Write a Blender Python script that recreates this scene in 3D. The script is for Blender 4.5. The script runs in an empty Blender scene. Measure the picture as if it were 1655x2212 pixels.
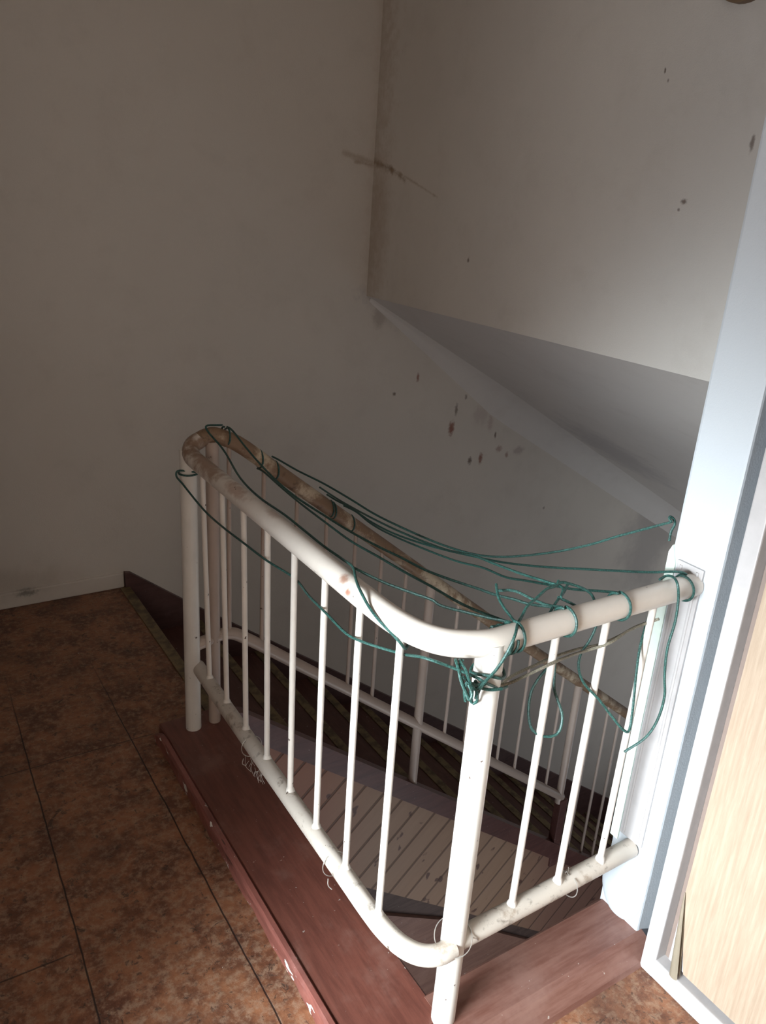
import bpy, bmesh, math, random
from mathutils import Vector, Matrix
random.seed(7)
S = bpy.context.scene
COL = S.collection

# ------------------------------------------------------------ camera, light
cd = bpy.data.cameras.new('camera')
cam = bpy.data.objects.new('camera', cd); COL.objects.link(cam)
cam.location = (-0.7184, -0.8857, 1.5976)
cam.rotation_euler = (1.20427628, -0.06572227, -0.56321169)
cd.sensor_fit = 'VERTICAL'; cd.sensor_height = 24.0
cd.lens = 1757.85 / 2212 * 24.0
cd.clip_start = 0.02
S.camera = cam

w = bpy.data.worlds.new('world'); S.world = w; w.use_nodes = True
w.node_tree.nodes['Background'].inputs[0].default_value = (0.75, 0.85, 1.0, 1)
w.node_tree.nodes['Background'].inputs[1].default_value = 0.3

def area(name, loc, look, sx, sy, power, color, spread=180):
    ld = bpy.data.lights.new(name, 'AREA'); ld.shape = 'RECTANGLE'
    ld.size = sx; ld.size_y = sy; ld.energy = power; ld.color = color
    ld.spread = math.radians(spread)
    o = bpy.data.objects.new(name, ld); COL.objects.link(o)
    o.location = loc
    o.rotation_euler = (Vector(look) - Vector(loc)).to_track_quat('-Z', 'Z').to_euler()
    return o
# daylight through the tall window in the left wall (throws the beam over the near corner)
area('window_daylight', (-2.26, -0.42, 1.20), (0.25, 0.18, 0.42), 0.56, 1.5, 30, (0.82, 0.93, 1.0), 48)
area('window_skylight', (-2.25, -0.42, 1.4), (1.2, 0.5, 1.7), 0.56, 1.0, 21, (0.92, 0.95, 1.0), 150)
# soft fill added behind the camera for general room light
area('room_fill', (-1.5, -2.9, 2.0), (0.5, 1.9, 2.5), 1.6, 1.4, 22, (1.0, 0.89, 0.78), 180)
# daylight of the lower landing, coming up the stairwell
area('lower_landing_daylight', (1.1, -0.10, -1.55), (1.3, 1.6, -0.6), 1.2, 1.2, 9, (0.90, 0.94, 1.0), 180)
area('stair_window_daylight', (4.4, 0.9, -2.0), (2.2, 1.1, 0.8), 1.4, 1.4, 8, (0.84, 0.91, 1.0), 180)

S.view_settings.view_transform = 'Standard'
S.view_settings.look = 'None'
S.view_settings.gamma = 1.0
S.view_settings.exposure = 0.14
S.view_settings.use_curve_mapping = False

# ------------------------------------------------------------ node helpers
class NT:
    def __init__(s, name):
        s.m = bpy.data.materials.new(name); s.m.use_nodes = True
        s.t = s.m.node_tree; s.b = s.t.nodes['Principled BSDF']
        s.co = s.t.nodes.new('ShaderNodeTexCoord').outputs['Object']
    def n(s, kind, **kw):
        x = s.t.nodes.new(kind)
        for k, v in kw.items(): setattr(x, k, v)
        return x
    def put(s, sock, v):
        if hasattr(v, 'is_output'): s.t.links.new(v, sock)
        elif v is not None:
            if isinstance(v, (tuple, list)) and len(v) == 3 and sock.type == 'RGBA': v = (*v, 1)
            sock.default_value = v
    def math(s, op, a, b=None, c=None):
        x = s.n('ShaderNodeMath', operation=op)
        for i, v in enumerate((a, b, c)):
            if v is not None: s.put(x.inputs[i], v)
        return x.outputs[0]
    def vmath(s, op, a, b=None):
        x = s.n('ShaderNodeVectorMath', operation=op)
        s.put(x.inputs[0], a)
        if b is not None: s.put(x.inputs[1], b)
        return x.outputs['Value'] if op in ('LENGTH', 'DISTANCE', 'DOT_PRODUCT') else x.outputs[0]
    def noise(s, scale, detail=4, rough=.6, vec=None, dist=0):
        x = s.n('ShaderNodeTexNoise')
        s.put(x.inputs['Vector'], vec if vec is not None else s.co)
        x.inputs['Scale'].default_value = scale; x.inputs['Detail'].default_value = detail
        x.inputs['Roughness'].default_value = rough; x.inputs['Distortion'].default_value = dist
        return x.outputs[0]
    def ramp(s, v, lo, hi, a=0., b=1.):
        x = s.n('ShaderNodeMapRange'); x.clamp = True; x.interpolation_type = 'SMOOTHSTEP'
        s.put(x.inputs[0], v)
        for i, q in enumerate((lo, hi, a, b)): x.inputs[i + 1].default_value = q
        return x.outputs[0]
    def mix(s, f, a, b):
        x = s.n('ShaderNodeMix', data_type='RGBA')
        s.put(x.inputs[0], f); s.put(x.inputs[6], a); s.put(x.inputs[7], b)
        return x.outputs[2]
    def sep(s, v=None):
        x = s.n('ShaderNodeSeparateXYZ'); s.put(x.inputs[0], v if v is not None else s.co); return x.outputs
    def mapv(s, scale=(1, 1, 1), rot=(0, 0, 0), loc=(0, 0, 0)):
        x = s.n('ShaderNodeMapping'); s.put(x.inputs[0], s.co)
        x.inputs['Scale'].default_value = scale; x.inputs['Rotation'].default_value = rot
        x.inputs['Location'].default_value = loc
        return x.outputs[0]
    def spot(s, pos, r, stretch=(1, 1, 1), nz=60., amt=.5):
        """mask 1 inside an irregular blot around pos"""
        d = s.vmath('MULTIPLY', s.vmath('SUBTRACT', s.co, pos), stretch)
        l = s.vmath('LENGTH', d)
        l = s.math('ADD', l, s.math('MULTIPLY', s.math('SUBTRACT', s.noise(nz, 3), .5), r * amt * 2.2))
        return s.ramp(l, r, r * .25)
    def streak(s, a, b, r, nz=30.):
        """soft irregular smear along the segment a-b"""
        a, b = Vector(a), Vector(b); ab = b - a
        v = s.vmath('SUBTRACT', s.co, tuple(a))
        t = s.math('DIVIDE', s.vmath('DOT_PRODUCT', v, tuple(ab)), ab.length_squared)
        t.node.use_clamp = True
        x = s.n('ShaderNodeVectorMath', operation='SCALE'); x.inputs[0].default_value = tuple(ab); s.put(x.inputs['Scale'], t)
        l = s.vmath('DISTANCE', v, x.outputs[0])
        l = s.math('ADD', l, s.math('MULTIPLY', s.math('SUBTRACT', s.noise(nz, 4), .5), r * 2.2))
        return s.ramp(l, r, -r * .3)
    def out(s, col, rough=.6, bump=None, bs=.3, bd=.002, **kw):
        s.put(s.b.inputs['Base Color'], col); s.put(s.b.inputs['Roughness'], rough)
        for k, v in kw.items(): s.put(s.b.inputs[k.replace('_', ' ')], v)
        if bump is not None:
            x = s.n('ShaderNodeBump'); x.inputs['Strength'].default_value = bs
            x.inputs['Distance'].default_value = bd; s.put(x.inputs['Height'], bump)
            s.t.links.new(x.outputs[0], s.b.inputs['Normal'])
        return s.m

def wall_mat(name, base, stains=(), smudge=(.30, .24, .19), streaks=()):
    t = NT(name)
    c = t.mix(t.ramp(t.noise(1.6, 5, .55), .35, .7, 0, .4), base, tuple(v * .90 for v in base))
    c = t.mix(t.ramp(t.noise(6, 6, .7), .48, .78, 0, .12), c, smudge)
    for pos, r, col, st, a in stains:
        m = t.math('MULTIPLY', t.spot(pos, r, st, 25 / max(r * 10, .3), .5), a)
        c = t.mix(m, c, col)
    for a, b, r, col, k in streaks:
        c = t.mix(t.math('MULTIPLY', t.streak(a, b, r), k), c, col)
    h = t.math('ADD', t.noise(260, 3), t.math('MULTIPLY', t.noise(9, 4), 2.5))
    return t.out(c, .75, h, .25, .0025)

BR = (.10, .055, .035); RD = (.22, .07, .04)
D = 2.27; U = 1.219
M = {}
M['wall_back'] = wall_mat('plaster_back', (.64, .575, .505), [
    ((1.533, D, .816), .018, RD, (1.6, 1, .6), .8), ((1.404, D, .743), .014, BR, (1, 1, 1), .8),
    ((1.766, D, .543), .04, RD, (1.6, 1, .8), .9), ((1.786, D, .638), .022, BR, (1.6, 1, .5), .7),
    ((1.909, D, .355), .022, BR, (1.2, 1, .8), .8), ((1.98, D, .36), .03, RD, (1.6, 1, .7), .85),
    ((2.063, D, .479), .018, BR, (1.8, 1, .7), .8), ((2.24, D, .376), .05, (.30, .22, .2), (1, 1, 1.5), .5),
    ((2.10, D, .40), .03, RD, (1, 1, 1.2), .5), ((1.95, D, .60), .07, (.42, .33, .30), (1, 1, .9), .4), ((2.16, D, .36), .016, RD, (1, 1, .7), .6), ((1.84, D, .70), .012, BR, (1, 1, .6), .6), ((2.02, D, .55), .035, (.40, .28, .25), (1.4, 1, .6), .5),
    ((2.42, D, .485), .03, RD, (.8, 1, 1.4), .35), ((2.496, D, .005), .012, BR, (1, 1, 1), .6),
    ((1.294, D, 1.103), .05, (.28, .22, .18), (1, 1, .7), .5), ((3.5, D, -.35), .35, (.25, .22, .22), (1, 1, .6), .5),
    ((-.45, D, .10), .22, (.42, .36, .30), (.5, 1, 2.5), .45),
    ((-.28, D, .055), .03, (.12, .12, .10), (.5, 1, 1.3), .7)],
    streaks=[((1.07, D, 1.768), (1.219, D, 1.738), .02, (.32, .22, .14), .5), ((1.13, D, 1.735), (1.219, D, 1.728), .012, (.32, .22, .14), .6),
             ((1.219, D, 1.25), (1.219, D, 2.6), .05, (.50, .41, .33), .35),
             ((1.214, D, 1.204), (4.4, D, -.60), .07, (.42, .37, .35), .55)])  # last streak softens the soffit crease by painting it darker
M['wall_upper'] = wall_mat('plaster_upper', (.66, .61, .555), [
    ((U, .806, 1.971), .007, BR, (1, 1.6, .7), .8), ((U, .79, 1.945), .005, BR, (1, 1, .7), .6),
    ((U, .495, 1.787), .016, BR, (1, 1.8, .6), .7), ((U, .666, 1.646), .010, BR, (1, .7, 1), .8),
    ((U, .679, 1.625), .006, BR, (1, 1, 1), .7), ((U, 1.573, 1.412), .010, BR, (1, 1, .8), .7),
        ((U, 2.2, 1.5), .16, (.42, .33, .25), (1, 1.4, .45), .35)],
    streaks=[((U, 2.27, 1.742), (U, 2.13, 1.715), .022, (.24, .155, .09), .9), ((U, 2.14, 1.72), (U, 2.03, 1.675), .016, (.26, .17, .10), .75),
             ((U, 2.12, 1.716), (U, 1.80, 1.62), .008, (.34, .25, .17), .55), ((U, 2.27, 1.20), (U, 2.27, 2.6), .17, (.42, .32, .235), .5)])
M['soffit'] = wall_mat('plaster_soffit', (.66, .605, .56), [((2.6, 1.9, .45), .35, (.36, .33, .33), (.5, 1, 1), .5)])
M['wall_right'] = wall_mat('whitewash', (.49, .51, .53), (), (.5, .51, .52))
M['ceiling'] = wall_mat('ceiling_plaster', (.70, .67, .63))

def floor_mat():
    t = NT('mottled_floor_board')
    n1 = t.noise(9, 8, .72); n2 = t.noise(48, 6, .75); n3 = t.noise(3, 4, .6)
    c = t.mix(t.ramp(n1, .38, .62), (.28, .115, .055), (.115, .042, .022))
    c = t.mix(t.ramp(n2, .44, .66, 0, .6), c, (.38, .255, .17))
    c = t.mix(t.ramp(n3, .5, .7, 0, .45), c, (.075, .034, .022))
    blot = t.math('MAXIMUM', t.ramp(t.noise(13, 6, .8, dist=.8), .59, .66), t.math('MULTIPLY', t.ramp(t.noise(42, 5, .75, dist=.5), .58, .64), .8))
    c = t.mix(t.math('MULTIPLY', blot, .8), c, (.04, .025, .018))
    c = t.mix(t.ramp(t.noise(120, 3, .8), .66, .74, 0, .8), c, (.06, .03, .02))
    x, y, z = t.sep()
    wob = t.math('MULTIPLY', t.math('SUBTRACT', t.noise(5, 4), .5), .012)
    seam = None
    for x0, sl in ((-.172, .0), (-.50, .03), (-.83, 0), (-1.16, 0)):
        d = t.math('ABSOLUTE', t.math('ADD', t.math('SUBTRACT', t.math('SUBTRACT', x, x0), t.math('MULTIPLY', y, sl)), wob))
        m = t.ramp(d, .0026, .0010)
        m = t.math('MULTIPLY', m, t.ramp(y, 1.9, 1.3))
        seam = m if seam is None else t.math('MAXIMUM', seam, m)
    for y0, xa, xb in ((1.235, -.6, -.10), (.55, -.83, -.50), (-.5, -.5, .6)):
        d = t.math('ABSOLUTE', t.math('ADD', t.math('SUBTRACT', y, y0), wob))
        m = t.math('MULTIPLY', t.ramp(d, .003, .001), t.math('MULTIPLY', t.ramp(x, xa, xa + .01), t.ramp(x, xb, xb - .01)))
        seam = t.math('MAXIMUM', seam, t.math('MULTIPLY', m, .7))
    c = t.mix(t.math('MULTIPLY', seam, .9), c, (.018, .010, .008))
    chips = t.ramp(t.noise(55, 2, .5), .79, .80)
    c = t.mix(chips, c, (.6, .58, .52))
    h = t.math('SUBTRACT', t.math('ADD', t.math('SUBTRACT', n2, t.math('MULTIPLY', blot, .5)), t.math('MULTIPLY', n1, .8)), t.math('MULTIPLY', seam, 1.5))
    return t.out(c, t.ramp(n2, .3, .7, .42, .62), h, .5, .003, Specular_IOR_Level=.45)
M['floor'] = floor_mat()

def painted_wood(name, base, dark, worn, along='y', rough=.38, chip=.0):
    t = NT(name)
    sc = {'x': (1, 9, 9), 'y': (9, 1, 9), 'z': (9, 9, 1)}[along]
    g = t.noise(7, 6, .65, t.mapv(sc))
    c = t.mix(t.ramp(g, .35, .7), base, dark)
    c = t.mix(t.ramp(t.noise(5, 5, .7), .5, .72, 0, .6), c, worn)
    c = t.mix(t.ramp(t.noise(90, 2, .5), .74, .76, 0, .6), c, (.5, .45, .4))
    if chip:
        c = t.mix(t.ramp(t.noise(38, 3, .6, t.mapv({'x': (.35, 1, 1), 'y': (1, .35, 1), 'z': (1, 1, .35)}[along])), chip, chip + .015), c, (.74, .70, .64))
        c = t.mix(t.ramp(t.noise(45, 3, .6, t.mapv({'x': (.12, 1, 1), 'y': (1, .12, 1), 'z': (1, 1, .12)}[along])), .66, .69, 0, .8), c, (.05, .02, .015))
    h = t.math('ADD', g, t.math('MULTIPLY', t.noise(60, 4), .5))
    return t.out(c, rough, h, .35, .0015)
M['kerb'] = painted_wood('red_brown_paint', (.155, .052, .036), (.105, .034, .024), (.22, .115, .09), 'y')
M['kerb_b'] = painted_wood('red_brown_paint_cross', (.20, .095, .072), (.135, .052, .036), (.235, .13, .105), 'x', .42)
M['lath'] = painted_wood('chipped_lath_paint', (.25, .085, .065), (.16, .052, .04), (.34, .165, .14), 'y', .45, .635)
M['stair'] = painted_wood('stair_paint', (.105, .040, .028), (.07, .026, .02), (.15, .07, .05), 'y', .5)
M['skirt'] = painted_wood('skirting_paint', (.10, .045, .038), (.07, .03, .026), (.13, .07, .06), 'x', .5)
M['stringer'] = painted_wood('stringer_paint', (.13, .052, .042), (.085, .034, .03), (.17, .08, .066), 'x', .45)

def nosing_mat():
    t = NT('worn_brass')
    c = t.mix(t.ramp(t.noise(22, 5), .4, .65), (.21, .15, .075), (.10, .07, .04))
    return t.out(c, .45, t.noise(80, 3), .3, .001, Metallic=.35)
M['nosing'] = nosing_mat()

def plank_mat():
    t = NT('board_cladding')
    x, y, z = t.sep()
    a = math.radians(43)
    s_ = t.math('SUBTRACT', t.math('MULTIPLY', x, math.sin(a)), t.math('MULTIPLY', z, math.cos(a)))
    l_ = t.math('ADD', t.math('MULTIPLY', x, math.cos(a)), t.math('MULTIPLY', z, math.sin(a)))
    k = t.math('DIVIDE', s_, .108)
    fr = t.math('FRACT', k); idx = t.math('FLOOR', k)
    cv = t.n('ShaderNodeCombineXYZ'); t.put(cv.inputs[0], t.math('MULTIPLY', s_, 40)); t.put(cv.inputs[1], t.math('MULTIPLY', l_, 3)); t.put(cv.inputs[2], idx)
    g = t.noise(1.2, 6, .7, cv.outputs[0])
    wn = t.n('ShaderNodeTexWhiteNoise', noise_dimensions='1D'); t.put(wn.inputs['W'], idx)
    c = t.mix(g, (.42, .265, .17), (.29, .17, .105))
    c = t.mix(t.math('MULTIPLY', wn.outputs[0], .4), c, (.44, .29, .20))
    c = t.mix(t.ramp(x, .75, .35, 0, .75), c, (.36, .13, .07))  # light fall-off painted in: redder left of the lit middle boards
    c = t.mix(t.ramp(x, 1.4, 1.9, 0, .8), c, (.26, .13, .10))  # and darker to the right, shade put into the board colour
    c = t.mix(t.ramp(t.noise(17, 2, .4), .68, .73, 0, .85), c, (.10, .045, .035))
    gap = t.math('MAXIMUM', t.ramp(fr, .09, .02), t.ramp(fr, .93, .99))
    c = t.mix(t.math('MULTIPLY', gap, .7), c, (.09, .045, .03))
    return t.out(c, .55, t.math('SUBTRACT', t.math('MULTIPLY', g, .4), t.math('MULTIPLY', gap, 1.5)), .6, .004)
M['plank'] = plank_mat()
M['panel'] = painted_wood('lower_panel_wood', (.30, .165, .12), (.23, .12, .09), (.36, .21, .16), 'x', .5)
M['dark'] = painted_wood('gap_shade', (.13, .085, .07), (.085, .055, .046), (.17, .12, .10), 'x', .7)  # dark tone painted for the shade in the gap under the cladding

def rail_mat(name, base, stains=(), grime=.0, gcol=(.20, .125, .075), dirt_lo=.6):
    t = NT(name)
    c = t.mix(t.ramp(t.noise(14, 4), .4, .7, 0, .25), base, tuple(v * .8 for v in base))
    if grime:
        c = t.mix(t.ramp(t.noise(9, 6, .7), .62 - grime * .35, .70 - grime * .25, 0, .9), c, gcol)
        c = t.mix(t.ramp(t.noise(30, 5, .7), .55, .7, 0, .7), c, tuple(v * .45 for v in gcol))
    x, y, z = t.sep()
    for pos, r, col, st, a in stains:
        c = t.mix(t.math('MULTIPLY', t.spot(pos, r, st, 34, .9), a), c, col)
    c = t.mix(t.ramp(t.noise(48, 3, .6), .71, .725), c, (.11, .075, .055))
    return t.out(c, .34 + grime * .25, t.math('ADD', t.math('MULTIPLY', t.noise(70, 4), .4), t.noise(16, 3)), .15, .001, Specular_IOR_Level=.5)
W_ = (.65, .575, .505)
M['rail'] = rail_mat('white_gloss_paint_handrail', W_, [
    ((0, 1.02, .944), .10, (.28, .17, .11), (1.6, .55, 2.5), .9), ((-.015, .80, .944), .05, (.33, .2, .14), (1.6, .6, 2), .7),
    ((0, 1.16, .93), .10, (.22, .13, .08), (1, 1, 1), .95), ((-.012, .285, .935), .014, (.30, .15, .10), (1, .8, 1), .9),
    ((-.02, .255, .925), .010, (.33, .14, .09), (1, .8, 1), .95), ((-.0, .62, .944), .03, (.36, .25, .2), (1.6, .7, 2), .6)])
M['post'] = rail_mat('white_gloss_paint_posts', (.69, .64, .58))
M['bal'] = rail_mat('white_gloss_paint_bars', (.70, .635, .57))
M['lowrail'] = rail_mat('dusty_white_paint', (.54, .475, .41), (), .22, (.34, .27, .21))
M['brown_rail'] = rail_mat('worn_brown_handrail', (.56, .44, .31), (), .70, (.20, .11, .058))
M['farbal'] = rail_mat('dimmed_far_paint', (.45, .35, .29))  # same white paint, darkened for the dim far side

def cord_mat(name, c1, c2):
    t = NT(name)
    c = t.mix(t.ramp(t.noise(420, 2), .42, .6), c1, c2)
    return t.out(c, .45, t.noise(500, 2), .6, .001)
M['cord'] = cord_mat('green_cord', (.010, .038, .031), (.038, .112, .094))
M['cord_tan'] = cord_mat('grey_brown_cord', (.13, .12, .085), (.24, .21, .16))
def flat(name, col, rough=.5, **kw):
    t = NT(name); c = t.mix(t.ramp(t.noise(30, 4), .35, .7), col, tuple(v * .93 for v in col))
    return t.out(c, rough, t.noise(90, 3), .2, .001, **kw)
M['wire'] = flat('steel_wire', (.45, .41, .37), .4, Metallic=.6)
M['white'] = flat('white_joinery_paint', (.43, .40, .39), .45)
M['reveal'] = flat('rebate_shade', (.20, .145, .12), .6)  # brown tone paints the shadow line inside the door rebate
M['strip'] = flat('pale_green_paint', (.70, .78, .70), .4)
M['peel'] = flat('veneer_back', (.42, .35, .26), .6)
M['web'] = flat('dusty_cobweb', (.5, .45, .4), .9)
M['fix'] = flat('plain_brown', (.20, .13, .075), .6)
def oak_mat():
    t = NT('oak_veneer')
    v = t.mapv((1, 9, .55), (math.radians(4), 0, 0))
    wv = t.n('ShaderNodeTexWave', wave_type='BANDS', bands_direction='Y'); t.put(wv.inputs['Vector'], t.mapv((1, 1, .10), (math.radians(5), 0, 0)))
    wv.inputs['Scale'].default_value = 26; wv.inputs['Distortion'].default_value = 5
    wv.inputs['Detail'].default_value = 3; wv.inputs['Detail Scale'].default_value = 1.3
    c = t.mix(t.math('ADD', t.math('MULTIPLY', wv.outputs['Fac'], .3), t.ramp(t.noise(16, 7, .75, t.mapv((1, 7, .35), (math.radians(5), 0, 0))), .38, .64, 0, .6)), (.40, .305, .225), (.31, .225, .16))
    c = t.mix(t.ramp(t.noise(22, 6, .7, v), .45, .7, 0, .45), c, (.28, .20, .14))
    return t.out(c, .42, wv.outputs['Fac'], .08, .001)
M['oak'] = oak_mat()

# ------------------------------------------------------------ geometry helpers
def obj(name, bm, mat, parent=None, smooth=False):
    bmesh.ops.recalc_face_normals(bm, faces=bm.faces)
    me = bpy.data.meshes.new(name); bm.to_mesh(me); bm.free()
    o = bpy.data.objects.new(name, me); COL.objects.link(o)
    me.materials.append(mat)
    if smooth:
        for p in me.polygons: p.use_smooth = True
        try: me.set_sharp_from_angle(angle=math.radians(40))
        except Exception: pass
    if parent: o.parent = parent
    return o
def struct(o, label=None):
    o['kind'] = 'structure'
    if label: o['label'] = label
    return o
def tag(o, label, cat, group=None):
    o['label'] = label; o['category'] = cat
    if group: o['group'] = group
    return o
def empty(name, loc=(0, 0, 0)):
    o = bpy.data.objects.new(name, None); COL.objects.link(o); o.location = loc
    o.empty_display_size = .05
    return o
def box(bm, x0, x1, y0, y1, z0, z1, bev=0):
    r = bmesh.ops.create_cube(bm, size=1)
    for v in r['verts']:
        v.co = Vector(((x0 + x1) / 2 + v.co.x * (x1 - x0), (y0 + y1) / 2 + v.co.y * (y1 - y0), (z0 + z1) / 2 + v.co.z * (z1 - z0)))
    if bev:
        es = list({e for v in r['verts'] for e in v.link_edges})
        bmesh.ops.bevel(bm, geom=es, offset=bev, segments=2, profile=.6, affect='EDGES')
def prism(bm, pts, axis, a, b):
    """extrude a 2D polygon along axis: 'x': pts (y,z), 'y': pts (x,z), 'z': pts (x,y)"""
    def P(p, t):
        return {'x': (t, p[0], p[1]), 'y': (p[0], t, p[1]), 'z': (p[0], p[1], t)}[axis]
    A = [bm.verts.new(P(p, a)) for p in pts]; B = [bm.verts.new(P(p, b)) for p in pts]
    bm.faces.new(A); bm.faces.new(B[::-1])
    for i in range(len(pts)):
        j = (i + 1) % len(pts); bm.faces.new((A[i], B[i], B[j], A[j]))
def smooth_path(pts, sub=6):
    P = [Vector(p) for p in pts]
    if len(P) < 3 or sub < 2: return P
    Q = [P[0] * 2 - P[1]] + P + [P[-1] * 2 - P[-2]]
    o = []
    for i in range(1, len(Q) - 2):
        p0, p1, p2, p3 = Q[i - 1:i + 3]
        # centripetal knots keep unevenly spaced points from overshooting
        t0 = 0; t1 = t0 + max((p1 - p0).length, 1e-6) ** .5; t2 = t1 + max((p2 - p1).length, 1e-6) ** .5; t3 = t2 + max((p3 - p2).length, 1e-6) ** .5
        for k in range(sub):
            t = t1 + (t2 - t1) * k / sub
            a1 = p0 * ((t1 - t) / (t1 - t0)) + p1 * ((t - t0) / (t1 - t0))
            a2 = p1 * ((t2 - t) / (t2 - t1)) + p2 * ((t - t1) / (t2 - t1))
            a3 = p2 * ((t3 - t) / (t3 - t2)) + p3 * ((t - t2) / (t3 - t2))
            b1 = a1 * ((t2 - t) / (t2 - t0)) + a2 * ((t - t0) / (t2 - t0))
            b2 = a2 * ((t3 - t) / (t3 - t1)) + a3 * ((t - t1) / (t3 - t1))
            o.append(b1 * ((t2 - t) / (t2 - t1)) + b2 * ((t - t1) / (t2 - t1)))
    o.append(P[-1])
    return o
def tube(bm, pts, r, n=12, closed=False):
    P = [Vector(p) for p in pts]; N = len(P)
    T = []
    for i in range(N):
        a = P[(i - 1) % N] if closed else P[max(i - 1, 0)]
        b = P[(i + 1) % N] if closed else P[min(i + 1, N - 1)]
        T.append((b - a).normalized())
    u = T[0].orthogonal().normalized(); rings = []
    for i in range(N):
        u = (u - T[i] * u.dot(T[i])).normalized(); v = T[i].cross(u)
        rr = r(i / (N - 1)) if callable(r) else r
        rings.append([bm.verts.new(P[i] + (u * math.cos(a) + v * math.sin(a)) * rr) for a in (k * 2 * math.pi / n for k in range(n))])
    for i in range(N - (0 if closed else 1)):
        A, B = rings[i], rings[(i + 1) % N]
        for k in range(n):
            bm.faces.new((A[k], A[(k + 1) % n], B[(k + 1) % n], B[k]))
    if not closed:
        bm.faces.new(rings[0][::-1]); bm.faces.new(rings[-1])
def ring_x(x, cy=0., cz=.92, r=.0262, a0=90, a1=-290, n=26, dx=.010):
    """turn of cord around a tube running along x; angle 90 = top, 180 = towards the landing (-y)"""
    o = []
    for k in range(n + 1):
        t = k / n; a = math.radians(a0 + (a1 - a0) * t)
        o.append((x + dx * (t - .5), cy + r * math.cos(a), cz + r * math.sin(a)))
    return o

# ------------------------------------------------------------ the setting
bm = bmesh.new()
box(bm, -2.35, .11, 1.165, 2.30, -.22, 0); box(bm, -2.35, .10, .05, 1.165, -.22, 0); box(bm, -2.35, .66, -3.05, .05, -.22, 0)
struct(obj('floor', bm, M['floor']), 'landing floor of mottled brown board with dark seams')
bm = bmesh.new(); box(bm, -2.35, 5.2, 2.27, 2.42, -4.2, 2.8)
struct(obj('wall_back', bm, M['wall_back']))
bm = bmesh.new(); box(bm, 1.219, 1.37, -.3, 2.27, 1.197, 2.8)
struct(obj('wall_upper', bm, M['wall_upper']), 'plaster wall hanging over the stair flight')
bm = bmesh.new()
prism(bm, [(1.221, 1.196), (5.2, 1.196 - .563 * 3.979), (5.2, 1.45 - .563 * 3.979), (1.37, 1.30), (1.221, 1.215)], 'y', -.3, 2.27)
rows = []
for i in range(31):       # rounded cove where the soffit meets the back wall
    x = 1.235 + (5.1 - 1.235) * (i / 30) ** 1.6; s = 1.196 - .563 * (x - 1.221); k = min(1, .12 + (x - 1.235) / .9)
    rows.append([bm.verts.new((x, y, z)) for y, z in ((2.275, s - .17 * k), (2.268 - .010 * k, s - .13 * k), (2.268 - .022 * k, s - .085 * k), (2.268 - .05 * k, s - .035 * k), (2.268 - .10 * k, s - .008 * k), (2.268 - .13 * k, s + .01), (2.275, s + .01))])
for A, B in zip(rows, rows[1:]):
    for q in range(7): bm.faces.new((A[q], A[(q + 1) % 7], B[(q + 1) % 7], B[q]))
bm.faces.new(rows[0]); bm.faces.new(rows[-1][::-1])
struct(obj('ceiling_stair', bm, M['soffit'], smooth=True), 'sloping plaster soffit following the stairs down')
bm = bmesh.new()
box(bm, .633, .80, -.052, .065, -4.2, 2.8, .006)
box(bm, .745, .80, -.12, -.052, -.22, 2.8)
box(bm, .633, .80, -3.05, -1.12, -.22, 2.8)
box(bm, .64, .80, -1.12, -.12, 2.06, 2.8)
struct(obj('wall_right', bm, M['wall_right']))
bm = bmesh.new()
box(bm, .80, 5.2, -.3, -.15, -4.2, 1.2); box(bm, 5.2, 5.35, -.3, 2.42, -4.2, 2.8)
struct(obj('wall_stairwell', bm, M['wall_right']))
bm = bmesh.new()
box(bm, -1.05, -.95, .10, 2.27, 0, 2.8); box(bm, -2.45, -1.05, .10, .22, 0, 2.8)  # unseen stub wall, added so its end cuts off the window beam
box(bm, -2.45, -2.30, -3.05, -.95, 0, 2.8)
box(bm, -2.45, -2.30, -.95, .10, 2.0, 2.8); box(bm, -2.45, -2.30, -.95, .10, 0, .18)
struct(obj('wall_left', bm, M['ceiling']))
bm = bmesh.new(); box(bm, -2.45, .80, -3.2, -3.05, -.1, 2.8)
struct(obj('wall_front', bm, M['ceiling']))
bm = bmesh.new(); box(bm, -2.45, 1.37, -3.2, 2.42, 2.8, 2.9)
struct(obj('ceiling', bm, M['ceiling']))
bm = bmesh.new()
for a in ((-.95, -.91), (.06, .10), (-.44, -.40)): box(bm, -2.44, -2.38, a[0], a[1], .18, 2.0)
for a in ((.18, .22), (1.96, 2.0)): box(bm, -2.44, -2.38, -.91, .06, a[0], a[1])
struct(obj('window_1', bm, M['white']))
bm = bmesh.new(); box(bm, -.95, .098, 2.260, 2.275, 0, .068, .006)
struct(obj('baseboard_back', bm, M['wall_back']), 'low plastered base of the wall, painted like it')
bm = bmesh.new(); box(bm, -.1, 5.2, -.3, 2.27, -4.3, -4.2)
struct(obj('floor_below', bm, M['stair']))

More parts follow.
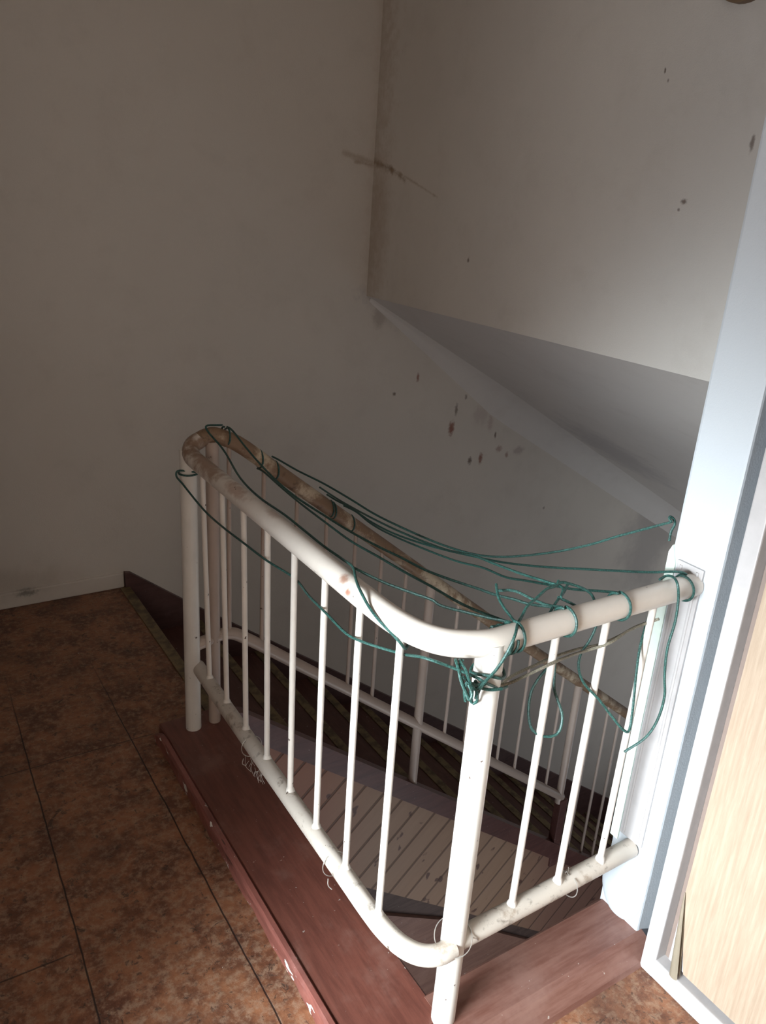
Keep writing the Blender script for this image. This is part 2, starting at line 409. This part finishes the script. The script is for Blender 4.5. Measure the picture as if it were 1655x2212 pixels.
# kerb boards around the stairwell
k1 = empty('trim_1', (0, .6, 0)); struct(k1, 'red-brown kerb board along the long side of the stairwell')
def at(o, parent):
    o.parent = parent; o.matrix_parent_inverse = Matrix.Translation(parent.location).inverted(); return o
bm = bmesh.new()
prism(bm, [(-.088, 0), (-.088, .033), (-.084, .037), (.104, .040), (.110, .034), (.110, -.20), (.10, -.20), (.10, 0)], 'y', .0, 1.225)
at(obj('board', bm, M['kerb']), k1)
bm = bmesh.new()
N = 60
prof = lambda y: [(-.109 + .0016 * math.sin(y * 31) + .001 * math.sin(y * 83), 0), (-.108 + .0012 * math.sin(y * 47), .034 + .0015 * math.sin(y * 23)),
                  (-.103, .0405), (-.0925, .0415), (-.089, .037), (-.089, 0)]
rows = []
for i in range(N + 1):
    y = -.45 + (1.215 + .45) * i / N
    rows.append([bm.verts.new((p[0], y, p[1] * (1 if y < 1.17 else max(.25, (1.23 - y) / .06)))) for p in prof(y)])
for A, B in zip(rows, rows[1:]):
    for k in range(6): bm.faces.new((A[k], A[(k + 1) % 6], B[(k + 1) % 6], B[k]))
bm.faces.new(rows[0]); bm.faces.new(rows[-1][::-1])
l = at(obj('edge_lath', bm, M['lath']), k1); l['label'] = 'chipped pinkish edge lath'
bm = bmesh.new(); box(bm, -.088, .10, -.45, .0, .0, .036)
at(obj('board', bm, M['kerb']), k1)
bm = bmesh.new()
prism(bm, [(-.104, 0), (-.098, .010), (-.066, .034), (-.052, .040), (.055, .0415), (.062, .036), (.062, -.20), (.05, -.20), (.05, 0)], 'x', .100, .650)
struct(obj('trim_2', bm, M['kerb_b']), 'red-brown kerb board along the short side beside the door')

# stair skirting on the back wall
bm = bmesh.new()
sk = lambda x: .070 - .735 * (x - .10)
prism(bm, [(.10, .072), (.125, .066), (.42, sk(.42) + .0), (5.0, sk(5.0)), (5.0, sk(5.0) - .6), (.10, -.45)], 'y', 2.245, 2.275)
struct(obj('baseboard_stair', bm, M['skirt']), 'dark brown sloping skirting board beside the treads')

# ------------------------------------------------------------ staircase
TR, RS, X0 = .295, .230, .11
st = tag(empty('staircase', (.11, 1.7, 0)), 'dark red-brown staircase with brass nosings going down behind the railing', 'staircase')
bm = bmesh.new(); box(bm, .078, .118, 1.165, 2.25, -.004, .006, .002)
at(obj('nosing_strip', bm, M['nosing']), st)
bm = bmesh.new(); box(bm, .102, .112, 1.165, 2.25, -RS, -.004)
at(obj('riser', bm, M['stair']), st)
for k in range(1, 15):
    xa = X0 + TR * (k - 1); z = -RS * k
    bm = bmesh.new(); box(bm, xa, xa + TR + .02, 1.17, 2.25, z - .035, z, .003)
    at(obj('tread', bm, M['stair']), st)
    bm = bmesh.new(); box(bm, xa + TR - .014, xa + TR + .024, 1.175, 2.25, z - .006, z + .004, .0015)
    at(obj('nosing_strip', bm, M['nosing']), st)
    bm = bmesh.new(); box(bm, xa + TR - .012, xa + TR + .002, 1.17, 2.25, z - RS, z - .035)
    at(obj('riser', bm, M['stair']), st)
ts = lambda x: -.127 + .095 - .78 * (x - .27)     # top of the stringer
ls = lambda x: -.127 - .78 * (x - .27)
bm = bmesh.new()
prism(bm, [(.112, ts(.112) - .02), (.16, ts(.16)), (4.4, ts(4.4)), (4.4, ls(4.4)), (.112, ls(.112))], 'y', 1.135, 1.175)
at(obj('stringer', bm, M['stringer']), st)
bm = bmesh.new()
pb = lambda x: -.92 - .763 * (x - .66)
prism(bm, [(.112, ls(.112) + .015), (4.4, ls(4.4) + .015), (4.4, pb(4.4)), (.112, pb(.112))], 'y', 1.150, 1.168)
o = at(obj('board_cladding', bm, M['plank']), st); o['label'] = 'pale slanting boards closing the side below the stringer'
bm = bmesh.new()
lt = lambda x: -1.177 - .61 * (x - .85)
prism(bm, [(.112, pb(.112) + .05), (4.4, pb(4.4) + .05), (4.4, -4.2), (0, -4.2)], 'y', 1.170, 1.19)
at(obj('gap_shade_board', bm, M['dark']), st)  # nearly flush dark board standing in for the shaded gap
bm = bmesh.new()
prism(bm, [(.0, lt(0) + .0), (1.15, lt(1.15)), (1.95, lt(1.15) - .62), (3.4, -3.4), (3.4, -4.2), (0, -4.2)], 'y', 1.150, 1.17)
at(obj('lower_panel', bm, M['panel']), st)
bm = bmesh.new(); box(bm, 1.728, 1.772, 1.137, 1.178, -1.32, -.93, .004)
at(obj('newel_base', bm, M['stringer']), st)

# ------------------------------------------------------------ railing
rg = tag(empty('stair_railing', (.11, 0, .04)), 'white tubular steel railing around the stairwell with green cords strung on it', 'railing')
H, HB, L = .92, .2547, 1.16
path = [(.631, 0, H), (.45, 0, H), (.25, 0, H), (.16, 0, H), (.108, .001, H), (.070, .015, H), (.038, .038, H), (.016, .075, H), (.004, .125, H), (0, .19, H), (0, .40, H), (0, .7, H), (0, 1.0, H), (0, 1.09, H), (0, 1.125, .923), (.004, 1.150, .931), (.016, 1.165, .944), (.036, 1.170, .954)]
bm = bmesh.new(); tube(bm, smooth_path(path, 5), .0235, 20)
at(obj('handrail', bm, M['rail'], smooth=True), rg)
cz = lambda x: 1.0475 - .782 * x
path = [(.034, 1.170, .953), (.055, 1.170, .962), (.078, 1.167, .965), (.105, 1.163, .955), (.14, 1.16, cz(.14)), (.3, 1.16, cz(.3)), (.8, 1.16, cz(.8)), (1.3, 1.16, cz(1.3)), (1.8, 1.16, cz(1.8) + .01), (2.4, 1.16, cz(2.4) + .02)]
bm = bmesh.new(); tube(bm, smooth_path(path, 5), .0225, 18)
o = at(obj('handrail', bm, M['brown_rail'], smooth=True), rg); o['label'] = 'brown, worn handrail sloping down the stairs'
path = [(.015, 1.155, HB), (.009, .9, HB), (.004, .5, HB), (.001, .22, HB), (0, .14, HB), (.002, .085, HB), (.012, .035, HB), (.034, .004, HB - .003), (.066, -.012, HB - .004), (.098, -.012, HB - .003)]
bm = bmesh.new(); tube(bm, smooth_path(path, 5), .0205, 18)
at(obj('bottom_rail', bm, M['lowrail'], smooth=True), rg)
bm = bmesh.new(); tube(bm, [(.115, 0, .247), (.3, .003, .245), (.628, .008, .243)], .0215, 18)
at(obj('bottom_rail', bm, M['lowrail'], smooth=True), rg)
cb = lambda x: .4425 - .782 * x
path = [(.012, 1.165, .322), (.05, 1.165, .330), (.095, 1.163, .340), (.125, 1.16, .338), (.16, 1.16, cb(.16)), (.4, 1.16, cb(.4)), (1.0, 1.16, cb(1.0)), (1.748, 1.16, cb(1.748))]
bm = bmesh.new(); tube(bm, smooth_path(path, 5), .019, 16)
at(obj('bottom_rail', bm, M['farbal'], smooth=True), rg)
def bar(name, x, y, z0, z1, r, mat, n=14, tilt=(0, 0)):
    bm = bmesh.new()
    tube(bm, [(x + tilt[0] * t, y + tilt[1] * t, z0 + (z1 - z0) * t) for t in (0, .25, .5, .75, 1)], r, n)
    return at(obj(name, bm, mat, smooth=True), rg)
bar('post', .108, 0, .038, .925, .0245, M['post'], 24)
bar('post', 0, 1.16, .038, .935, .0235, M['post'], 24)
bar('post', .070, 1.163, -.10, .95, .0185, M['farbal'], 18)
bar('post', .872, 1.16, ts(.88), cz(.872), .0175, M['farbal'], 18)
bar('post', 1.735, 1.16, -.95, cz(1.735), .0175, M['farbal'], 18)
for i in range(8):
    y = 1.0539 - .135 * i
    x0 = .0006 + .014 * y / 1.16
    bar('baluster', x0, y, HB + .012, H - .01, .0072, M['bal'], 12, (-x0, 0))
for i in range(3):
    bar('baluster', .2601 + .129 * i, .003, .255, H - .01, .0072, M['bal'], 12, (0, -.003))
for x in (.118, .225, .335, .44, .549, .655, .76, 1.006, 1.114, 1.21, 1.306, 1.416, 1.532, 1.63, 1.86, 1.965, 2.056):
    bar('baluster', x, 1.16, (cb(x) if x < 1.7 else ts(x)), cz(x), .0066, M['farbal'], 10)
# weld collars at the bar feet
for i in range(8):
    y = 1.0539 - .135 * i; x0 = .0006 + .014 * y / 1.16
    bm = bmesh.new(); tube(bm, [(x0, y, HB + .012), (x0, y, HB + .0225), (x0, y, HB + .028)], lambda t: .0125 - .005 * t, 12)
    at(obj('weld_bead', bm, M['bal'], smooth=True), rg)
for i in range(3):
    x0 = .2601 + .129 * i
    bm = bmesh.new(); tube(bm, [(x0, .003, .255), (x0, .003, .270), (x0, .003, .275)], lambda t: .0125 - .005 * t, 12)
    at(obj('weld_bead', bm, M['bal'], smooth=True), rg)

# ------------------------------------------------------------ right wall: strips, plaster foot
bm = bmesh.new(); box(bm, .627, .640, -.018, .045, .262, .958, .002)
for y in (-.006, .034): tube(bm, [(.628, y, .27), (.628, y, .950)], .004, 10)
tag(obj('mounting_strip', bm, M['white']), 'white painted metal strip fixed to the wall where the handrail ends', 'strip')
bm = bmesh.new()
prism(bm, [(.048, .235), (.070, .235), (.071, .965), (.064, .982), (.050, .945)], 'x', .629, .645)
tag(obj('edge_strip', bm, M['strip']), 'narrow pale green strip along the wall edge behind the railing', 'strip')
bm = bmesh.new()
r = bmesh.ops.create_uvsphere(bm, u_segments=28, v_segments=18, radius=1)
for v in bm.verts:
    v.co = Vector((.640 + v.co.x * .030, .010 + v.co.y * .062, .125 + v.co.z * .095))
    v.co.x = min(v.co.x, .66)
struct(obj('trim_3', bm, M['wall_right'], smooth=True), 'rounded lump of whitewashed plaster at the foot of the wall end')
# door
dr = struct(empty('door_1', (.61, -.6, 0)), 'oak veneered door in a white frame with a peeling lower corner')
bm = bmesh.new()
box(bm, .600, .668, -.1335, -.098, .0, 2.10, .003)
box(bm, .600, .668, -1.12, -1.084, .0, 2.10, .003)
box(bm, .6005, .668, -1.10, -.11, 2.064, 2.10, .002)
box(bm, .6005, .668, -1.10, -.11, .0, .052, .003)
at(obj('door_frame', bm, M['white']), dr)
bm = bmesh.new(); box(bm, .6165, .652, -1.080, -.1515, .066, 2.058, .0015)
at(obj('door_leaf', bm, M['white']), dr)
bm = bmesh.new(); box(bm, .632, .665, -1.084, -.134, .052, 2.064)
at(obj('door_rebate', bm, M['reveal']), dr)
bm = bmesh.new()
prism(bm, [(-.1525, 2.056), (-.1525, .262), (-.158, .20), (-.170, .155), (-.181, .115), (-.1935, .065), (-1.078, .065), (-1.078, 2.056)], 'x', .6145, .6175)
o = at(obj('veneer_sheet', bm, M['oak']), dr); o['label'] = 'pale oak veneer face'
bm = bmesh.new()
rows = []
top = Vector((.6135, -.1530, .262)); bot = Vector((.6125, -.1870, .056))
for i in range(19):
    t = i / 18; c = top.lerp(bot, t); rr = .0008 + .0095 * t ** .75
    ring = []
    for k in range(15):
        a = math.radians(-60 + 290 * k / 14)
        ring.append(bm.verts.new(c + Vector((-rr * 1.0 - rr * math.cos(a), rr * 1.15 * math.sin(a) + .004 * t, 0))))
    rows.append(ring)
for A, B in zip(rows, rows[1:]):
    for k in range(14): bm.faces.new((A[k], A[k + 1], B[k + 1], B[k]))
bmesh.ops.solidify(bm, geom=bm.faces[:], thickness=.0006)
o = at(obj('peeled_corner', bm, M['peel'], smooth=True), dr); o['label'] = 'curled strip of peeled veneer'
# plain block standing in for an unidentified brown edge high on the upper wall
bm = bmesh.new()
pts = [(.595 + .092 * math.cos(a) * (1 + .05 * math.sin(3 * a)), 2.188 + .09 * math.sin(a)) for a in (k * math.tau / 36 for k in range(36))]
prism(bm, pts, 'x', 1.197, 1.222)
tag(obj('brown_block', bm, M['fix']), 'round brown block fixed high on the upper wall at the photo edge', 'block')

# ------------------------------------------------------------ cords
P = {
    'low': [[0.0141,1.1339,0.8759],[-0.0342,1.1502,0.8792],[-0.0388,1.145,0.8683],[-0.03,1.1202,0.8515],[-0.0119,1.015,0.8132],[-0.0141,0.8762,0.8165],[-0.0128,0.7558,0.823],[-0.0111,0.6229,0.8306],[0.012,0.5352,0.8225],[-0.0021,0.4391,0.8266],[-0.012,0.3478,0.8336],[-0.0146,0.2612,0.8323],[-0.0109,0.222,0.838],[0.0119,0.1199,0.8598],[-0.0001,0.034,0.9008],[0.0403,0.0032,0.8867],[0.068,-0.019,0.8747],[0.0782,-0.0281,0.8681],[0.1316,-0.0158,0.8335],[0.1487,-0.0099,0.8287]],
    'drape': [[0.1101,1.1899,0.985],[0.0518,1.1601,0.994],[0.0506,1.1501,0.9864],[0.0659,1.08,0.954],[0.0364,0.8863,0.9341],[0.0284,0.7584,0.9304],[0.0279,0.622,0.9359],[0.0281,0.522,0.9344],[0.0282,0.44,0.9332],[0.03,0.3672,0.9344],[0.0167,0.3042,0.9459],[-0.0058,0.2538,0.9448],[-0.0238,0.204,0.9452],[-0.0254,0.1746,0.933],[-0.024,0.1421,0.9223],[-0.0167,0.1151,0.9108],[-0.0119,0.0969,0.9029],[0.0051,0.0997,0.8826],[0.02,0.113,0.8799]],
    'cross': [[0.0167,0.3042,0.9459],[0.033,0.273,0.9399],[0.0532,0.236,0.9341],[0.0827,0.1857,0.9299],[0.0997,0.1567,0.9275],[0.1053,0.1437,0.9231],[0.1352,0.0965,0.9232],[0.158,0.0611,0.9242],[0.1756,0.0346,0.9259],[0.1821,0.0221,0.9233]],
    'far1': [[0.1183,1.19,0.9723],[0.1088,1.13,0.9917],[0.1108,1.0309,0.9673],[0.1132,0.9476,0.9475],[0.1192,0.8492,0.9271],[0.1284,0.7647,0.9144],[0.1457,0.6551,0.9048],[0.1625,0.5548,0.8974],[0.18,0.4646,0.8944],[0.194,0.3982,0.8941],[0.2051,0.3416,0.8925],[0.216,0.2947,0.894],[0.2321,0.2318,0.8991],[0.2419,0.1948,0.9027],[0.2511,0.1585,0.9054],[0.2629,0.1181,0.9119],[0.2714,0.0866,0.9152],[0.2848,0.0459,0.9258],[0.2931,0.0198,0.9318]],
    'far2': [[0.2108,1.175,0.8506],[0.2077,1.13,0.8566],[0.1993,1.015,0.8564],[0.1904,0.8851,0.8568],[0.1818,0.7181,0.8606],[0.1753,0.5733,0.8653],[0.1746,0.4537,0.8757],[0.1736,0.3572,0.8835],[0.1737,0.2581,0.8932],[0.1729,0.175,0.8999],[0.1739,0.1267,0.9063],[0.176,0.0813,0.9147],[0.1779,0.0391,0.9222],[0.1781,0.0201,0.9244]],
    'far3': [[0.2547,1.1701,0.8837],[0.258,1.1399,0.8839],[0.2777,1.0605,0.8741],[0.3075,0.951,0.8647],[0.3336,0.8438,0.851],[0.3516,0.7661,0.8395],[0.3707,0.6953,0.8332],[0.4156,0.5443,0.8268],[0.4469,0.4546,0.8322],[0.4741,0.3903,0.848],[0.5205,0.2924,0.8902],[0.5578,0.2179,0.9326],[0.5843,0.167,0.9686],[0.6099,0.1171,1.0014],[0.63,0.0781,1.0271]],
    'far4': [[0.4411,1.17,0.7412],[0.4559,1.1401,0.7312],[0.4616,1.0515,0.7345],[0.4633,0.9479,0.7311],[0.4704,0.8365,0.7353],[0.4884,0.6762,0.756],[0.5093,0.5255,0.7853],[0.5221,0.4391,0.8042],[0.5399,0.3342,0.8346],[0.5625,0.2104,0.8765],[0.5867,0.0788,0.9222],[0.5997,0.012,0.9486]],
    'far5': [[0.5027,1.17,0.6956],[0.5243,1.1398,0.6861],[0.5023,1.0078,0.6968],[0.4882,0.8998,0.7108],[0.4665,0.6824,0.7507],[0.4527,0.5248,0.7836],[0.4462,0.4207,0.812],[0.4376,0.3338,0.8281],[0.4347,0.2709,0.8487],[0.4309,0.1909,0.8743],[0.4278,0.1249,0.8955],[0.4257,0.0542,0.9242],[0.4243,0.0118,0.9401]],
    'far6': [[0.4141,1.1699,0.7689],[0.447,1.1398,0.7446],[0.4091,0.8895,0.7807],[0.3787,0.667,0.8185],[0.3529,0.4483,0.8636],[0.3436,0.3398,0.8952],[0.3334,0.2546,0.9125],[0.3227,0.1607,0.9325],[0.3159,0.0936,0.9488],[0.3104,0.0479,0.9581],[0.2898,0.0301,0.952]],
    'wave': [[0.2988,0.05,0.9746],[0.2901,0.0446,0.9694],[0.2649,0.0428,0.9681],[0.2329,0.0351,0.9592],[0.2079,0.029,0.9521],[0.1909,0.0201,0.9431],[0.1619,-0.0008,0.9442],[0.1328,-0.0269,0.9399],[0.1174,-0.0299,0.9131],[0.0984,-0.03,0.8875],[0.0757,-0.0308,0.8704],[0.0644,-0.0321,0.8603]],
    'loopL': [[0.2769,0.0119,0.8647],[0.2941,0.03,0.8161],[0.273,0.0334,0.79],[0.2579,0.0339,0.7669],[0.2488,0.0288,0.7402],[0.2454,0.0201,0.714],[0.2474,0.011,0.6954],[0.2572,0.0006,0.6855],[0.2754,-0.0117,0.6833],[0.2891,-0.0169,0.6904],[0.298,-0.0138,0.7082],[0.3009,-0.0074,0.7249],[0.2985,0.004,0.7442],[0.2962,0.0153,0.7635],[0.3038,0.0302,0.8033],[0.2838,0.02,0.8808]],
    'loopM': [[0.3822,0.03,0.9223],[0.387,0.0207,0.8964],[0.383,0.0179,0.8741],[0.3725,0.0185,0.8466],[0.3601,0.0218,0.823],[0.3551,0.0184,0.7958],[0.3621,0.007,0.7665],[0.3882,-0.0159,0.733],[0.4113,-0.0376,0.6982],[0.4277,-0.0524,0.6757],[0.4375,-0.0588,0.6702],[0.4543,-0.0473,0.7012],[0.4663,-0.0349,0.7292],[0.4797,-0.0205,0.7612],[0.5025,0.0003,0.8107],[0.5383,0.0206,0.8707],[0.551,0.0302,0.8953]],
    'loopR': [[0.5473,0.02,0.9394],[0.5656,0.0193,0.9441],[0.5574,-0.0023,0.9523],[0.5408,-0.0258,0.9513],[0.5457,-0.0304,0.9247],[0.5468,-0.034,0.874],[0.5416,-0.0335,0.8144],[0.5444,-0.0388,0.7533],[0.5496,-0.0447,0.7099],[0.5448,-0.0442,0.655],[0.5317,-0.0358,0.6112],[0.5042,-0.0121,0.5681]],
    'tan1': [[0.1591,0.0281,0.8043],[0.1819,0.0201,0.8081],[0.21,0.0058,0.8256],[0.2438,-0.011,0.8477],[0.3195,0.0039,0.8394],[0.3679,0.0121,0.8321],[0.3933,-0.01,0.8513],[0.4547,-0.0008,0.8582],[0.5168,0.0041,0.859],[0.5279,-0.0109,0.8721]],
    'tan2': [[0.1639,0.03,0.7969],[0.1975,0.0335,0.8095],[0.2461,0.032,0.8182],[0.2945,0.03,0.8259],[0.3542,0.0249,0.8309],[0.3978,0.0192,0.8307],[0.4442,0.0164,0.8367],[0.4959,0.016,0.8478],[0.5239,0.0142,0.8513]],
    'tang1': [[0.292,0.0601,0.9583],[0.3142,0.0568,0.9646],[0.3337,0.0494,0.9602],[0.3575,0.039,0.9504],[0.3715,0.0316,0.9393],[0.3791,0.0259,0.923]],
    'tang2': [[0.3478,0.0701,0.9499],[0.3237,0.0559,0.9422],[0.2973,0.0442,0.9362],[0.2754,0.0332,0.9303],[0.256,0.0221,0.9242]],
    'tang3': [[0.2131,0.12,0.9533],[0.1976,0.0929,0.9427],[0.1892,0.0648,0.9355],[0.1847,0.0413,0.9314],[0.1803,0.022,0.9274]],
    'tang4': [[0.2163,0.12,0.9393],[0.2376,0.0976,0.9451],[0.2557,0.0711,0.9384],[0.2728,0.0466,0.9329],[0.292,0.0239,0.9338]],
    'tang5': [[0.3031,0.0499,0.9399],[0.3184,0.04,0.9326],[0.3357,0.028,0.922],[0.3427,0.0201,0.9079]],
    'knot': [[[0.0259,-0.0099,0.9161],[0.0324,-0.0147,0.8945],[0.0391,-0.0197,0.871],[0.0486,-0.0261,0.8481],[0.0548,-0.0299,0.8369]],[[0.0337,-0.0098,0.914],[0.0434,-0.0173,0.8964],[0.0491,-0.023,0.8771],[0.059,-0.0303,0.8608],[0.0753,-0.0301,0.8701]],[[0.0412,-0.0101,0.9121],[0.0339,-0.0122,0.8979],[0.0334,-0.0206,0.8802],[0.0376,-0.0333,0.8601],[0.04,-0.0389,0.8522],[0.0449,-0.0384,0.861],[0.0419,-0.0299,0.8761]],[[0.0581,-0.0099,0.8264],[0.0554,-0.0073,0.8483],[0.0592,-0.0096,0.8646],[0.0592,-0.0211,0.8553],[0.052,-0.0299,0.8431]],[[0.0728,-0.0099,0.82],[0.0675,-0.0079,0.8414],[0.0693,-0.0103,0.8585],[0.0683,-0.0229,0.8501],[0.0618,-0.0299,0.8419]],[[0.075,-0.0101,0.8167],[0.0777,-0.0156,0.8229],[0.0755,-0.018,0.8396],[0.076,-0.0222,0.8545],[0.0798,-0.0299,0.8669]],[[0.0457,-0.01,0.8776],[0.0531,-0.0162,0.872],[0.0604,-0.0229,0.8649],[0.0715,-0.0281,0.8665],[0.0791,-0.0301,0.8708]],[[0.0728,-0.01,0.8627],[0.0829,-0.017,0.8495],[0.0981,-0.0235,0.8452],[0.1179,-0.03,0.845]]],
    'hook': [[0.63,0.0781,1.0271],[0.6279,0.0846,1.0322],[0.6309,0.0854,1.0354],[0.6384,0.0809,1.0299],[0.6406,0.0781,1.0204],[0.6356,0.0796,1.0043],[0.6337,0.078,0.9846]],
}
R0 = .0027
G = 'green cords strung across the railing'
def cord(name, runs, label, mat='cord', r=R0, cat='cord', group=G):
    bm = bmesh.new()
    for p in runs: tube(bm, smooth_path(p, 5), r, 7)
    return tag(obj(name, bm, M[mat], smooth=True), label, cat, group)
def tie(key):
    """the cord's turn round the sloping handrail where its run begins"""
    x = P[key][1][0]
    return ring_x(x, 1.16, cz(x), .0255, 90, -270, 22, .008)
cord('cord', [P['low'], [(.026 * math.cos(a), 1.16 + .026 * math.sin(a), .868) for a in (k * math.tau / 20 for k in range(21))]], 'green cord from the far post across the balusters to the near corner post')
cord('cord', [P['drape']], 'green cord from the far bend that drops over the front handrail')
cord('cord', [P['cross'] + ring_x(.128, a0=60, a1=-200)[2:]], 'thin green cord running behind the handrail bend to the corner')
cord('cord', [tie('far1'), P['far1'] + ring_x(.277, a0=80)], 'green cord wound once round the middle of the short handrail')
cord('cord', [tie('far2'), P['far2'] + ring_x(.140, a0=60, a1=-200)[2:]], 'green cord crossing low behind the handrail to the corner bend')
cord('cord', [tie('far3'), P['far3'], P['hook']], 'topmost green cord tied to the edge of the white wall')
cord('cord', [tie('far4'), P['far4'] + ring_x(.600, a0=80, a1=-290, dx=-.012)], 'green cord wound round the wall end of the short handrail')
cord('cord', [tie('far5'), P['far5'] + ring_x(.415, a0=80)], 'green cord wound round the short handrail next to its wall end')
cord('cord', [tie('far6'), P['far6']], 'green cord ending in the tangle behind the short handrail')
cord('cord', [P['wave'], [(x, y, z) for x, y, z in ring_x(.157, a0=70, a1=-290)]], 'green cord arching over the handrail down to the corner knot')
cord('cord', [P['loopL']], 'small green loop hanging behind the first bar of the short side')
cord('cord', [P['loopM']], 'wide green loop hanging behind the last two bars of the short side')
cord('cord', [P['loopR']], 'long green loop hanging in front of the bars by the wall')
cord('cord', [P['tan1'], P['tan2']], 'old grey-brown cord stretched from the corner post across the short side bars', 'cord_tan', .0029, 'cord', None)
cord('cord_tangle', [P['tang1'], P['tang2'], P['tang5']], 'small tangle of green cord ends behind the middle of the short handrail', cat='cord', group=None)
cord('cord_tangle', [P['tang3'], P['tang4']], 'doubled bit of green cord sagging behind the corner bend', cat='cord', group=None)
kb = P['knot'] + [[(.108 + .0285 * math.cos(a), .0285 * math.sin(a), .868 + .006 * math.sin(2 * a)) for a in (k * math.tau / 24 for k in range(25))]]
cord('cord_knot', kb, 'bunched knot of green cord hanging on the near corner post', r=.0028, cat='knot', group=None)

# ------------------------------------------------------------ wire ties and cobweb
def wire(runs, label):
    bm = bmesh.new()
    for p in runs: tube(bm, smooth_path(p, 3), .0011, 6)
    return tag(obj('wire_tie', bm, M['wire'], smooth=True), label, 'wire', 'wire ties on the bottom rail')
def ell(c, u, v, a0=0, a1=360, n=20):
    c, u, v = Vector(c), Vector(u), Vector(v)
    return [tuple(c + u * math.cos(math.radians(a0 + (a1 - a0) * k / n)) + v * math.sin(math.radians(a0 + (a1 - a0) * k / n))) for k in range(n + 1)]
wire([ell((.108, 0, .262), (.030, -.022, 0), (.022, .030, .014), 100, 440), [(.140, -.020, .262), (.150, -.022, .255), (.156, -.02, .246)]], 'steel wire ring round the foot of the near corner post')
wire([ring_x(.424, .005, .238, .029, 100, -240, 20, .006), [(.412, .004, .267), (.408, .002, .280), (.404, -.004, .288)], [(.420, .006, .267), (.419, .004, .280), (.415, .002, .290)]], 'steel wire twisted round the short bottom rail')
wire([ell((.002, .288, .246), (.0, .004, .028), (.028, 0, 0), 20, 330), [(-.022, .27, .232), (-.026, .262, .222), (-.020, .255, .214)]], 'steel wire round the long bottom rail near the corner')
wire([ell((.008, .742, .246), (.0, .004, .028), (.028, 0, 0), 20, 330), [(-.02, .73, .225), (-.026, .722, .216), (-.018, .716, .212)]], 'steel wire round the long bottom rail beside the cobweb')
bm = bmesh.new()
for k in range(15):
    y = random.uniform(.64, .73); a = Vector((random.uniform(-.018, .0), y, .238))
    b = a + Vector((random.uniform(-.012, .006), random.uniform(-.03, .02), -random.uniform(.015, .04)))
    m = (a + b) / 2 + Vector((random.uniform(-.01, .01), random.uniform(-.01, .01), 0))
    tube(bm, smooth_path([a, m, b], 4), .0004, 4)
c = tag(obj('cobweb', bm, M['web']), 'dusty cobweb hanging under the long bottom rail', 'cobweb'); c['kind'] = 'stuff'
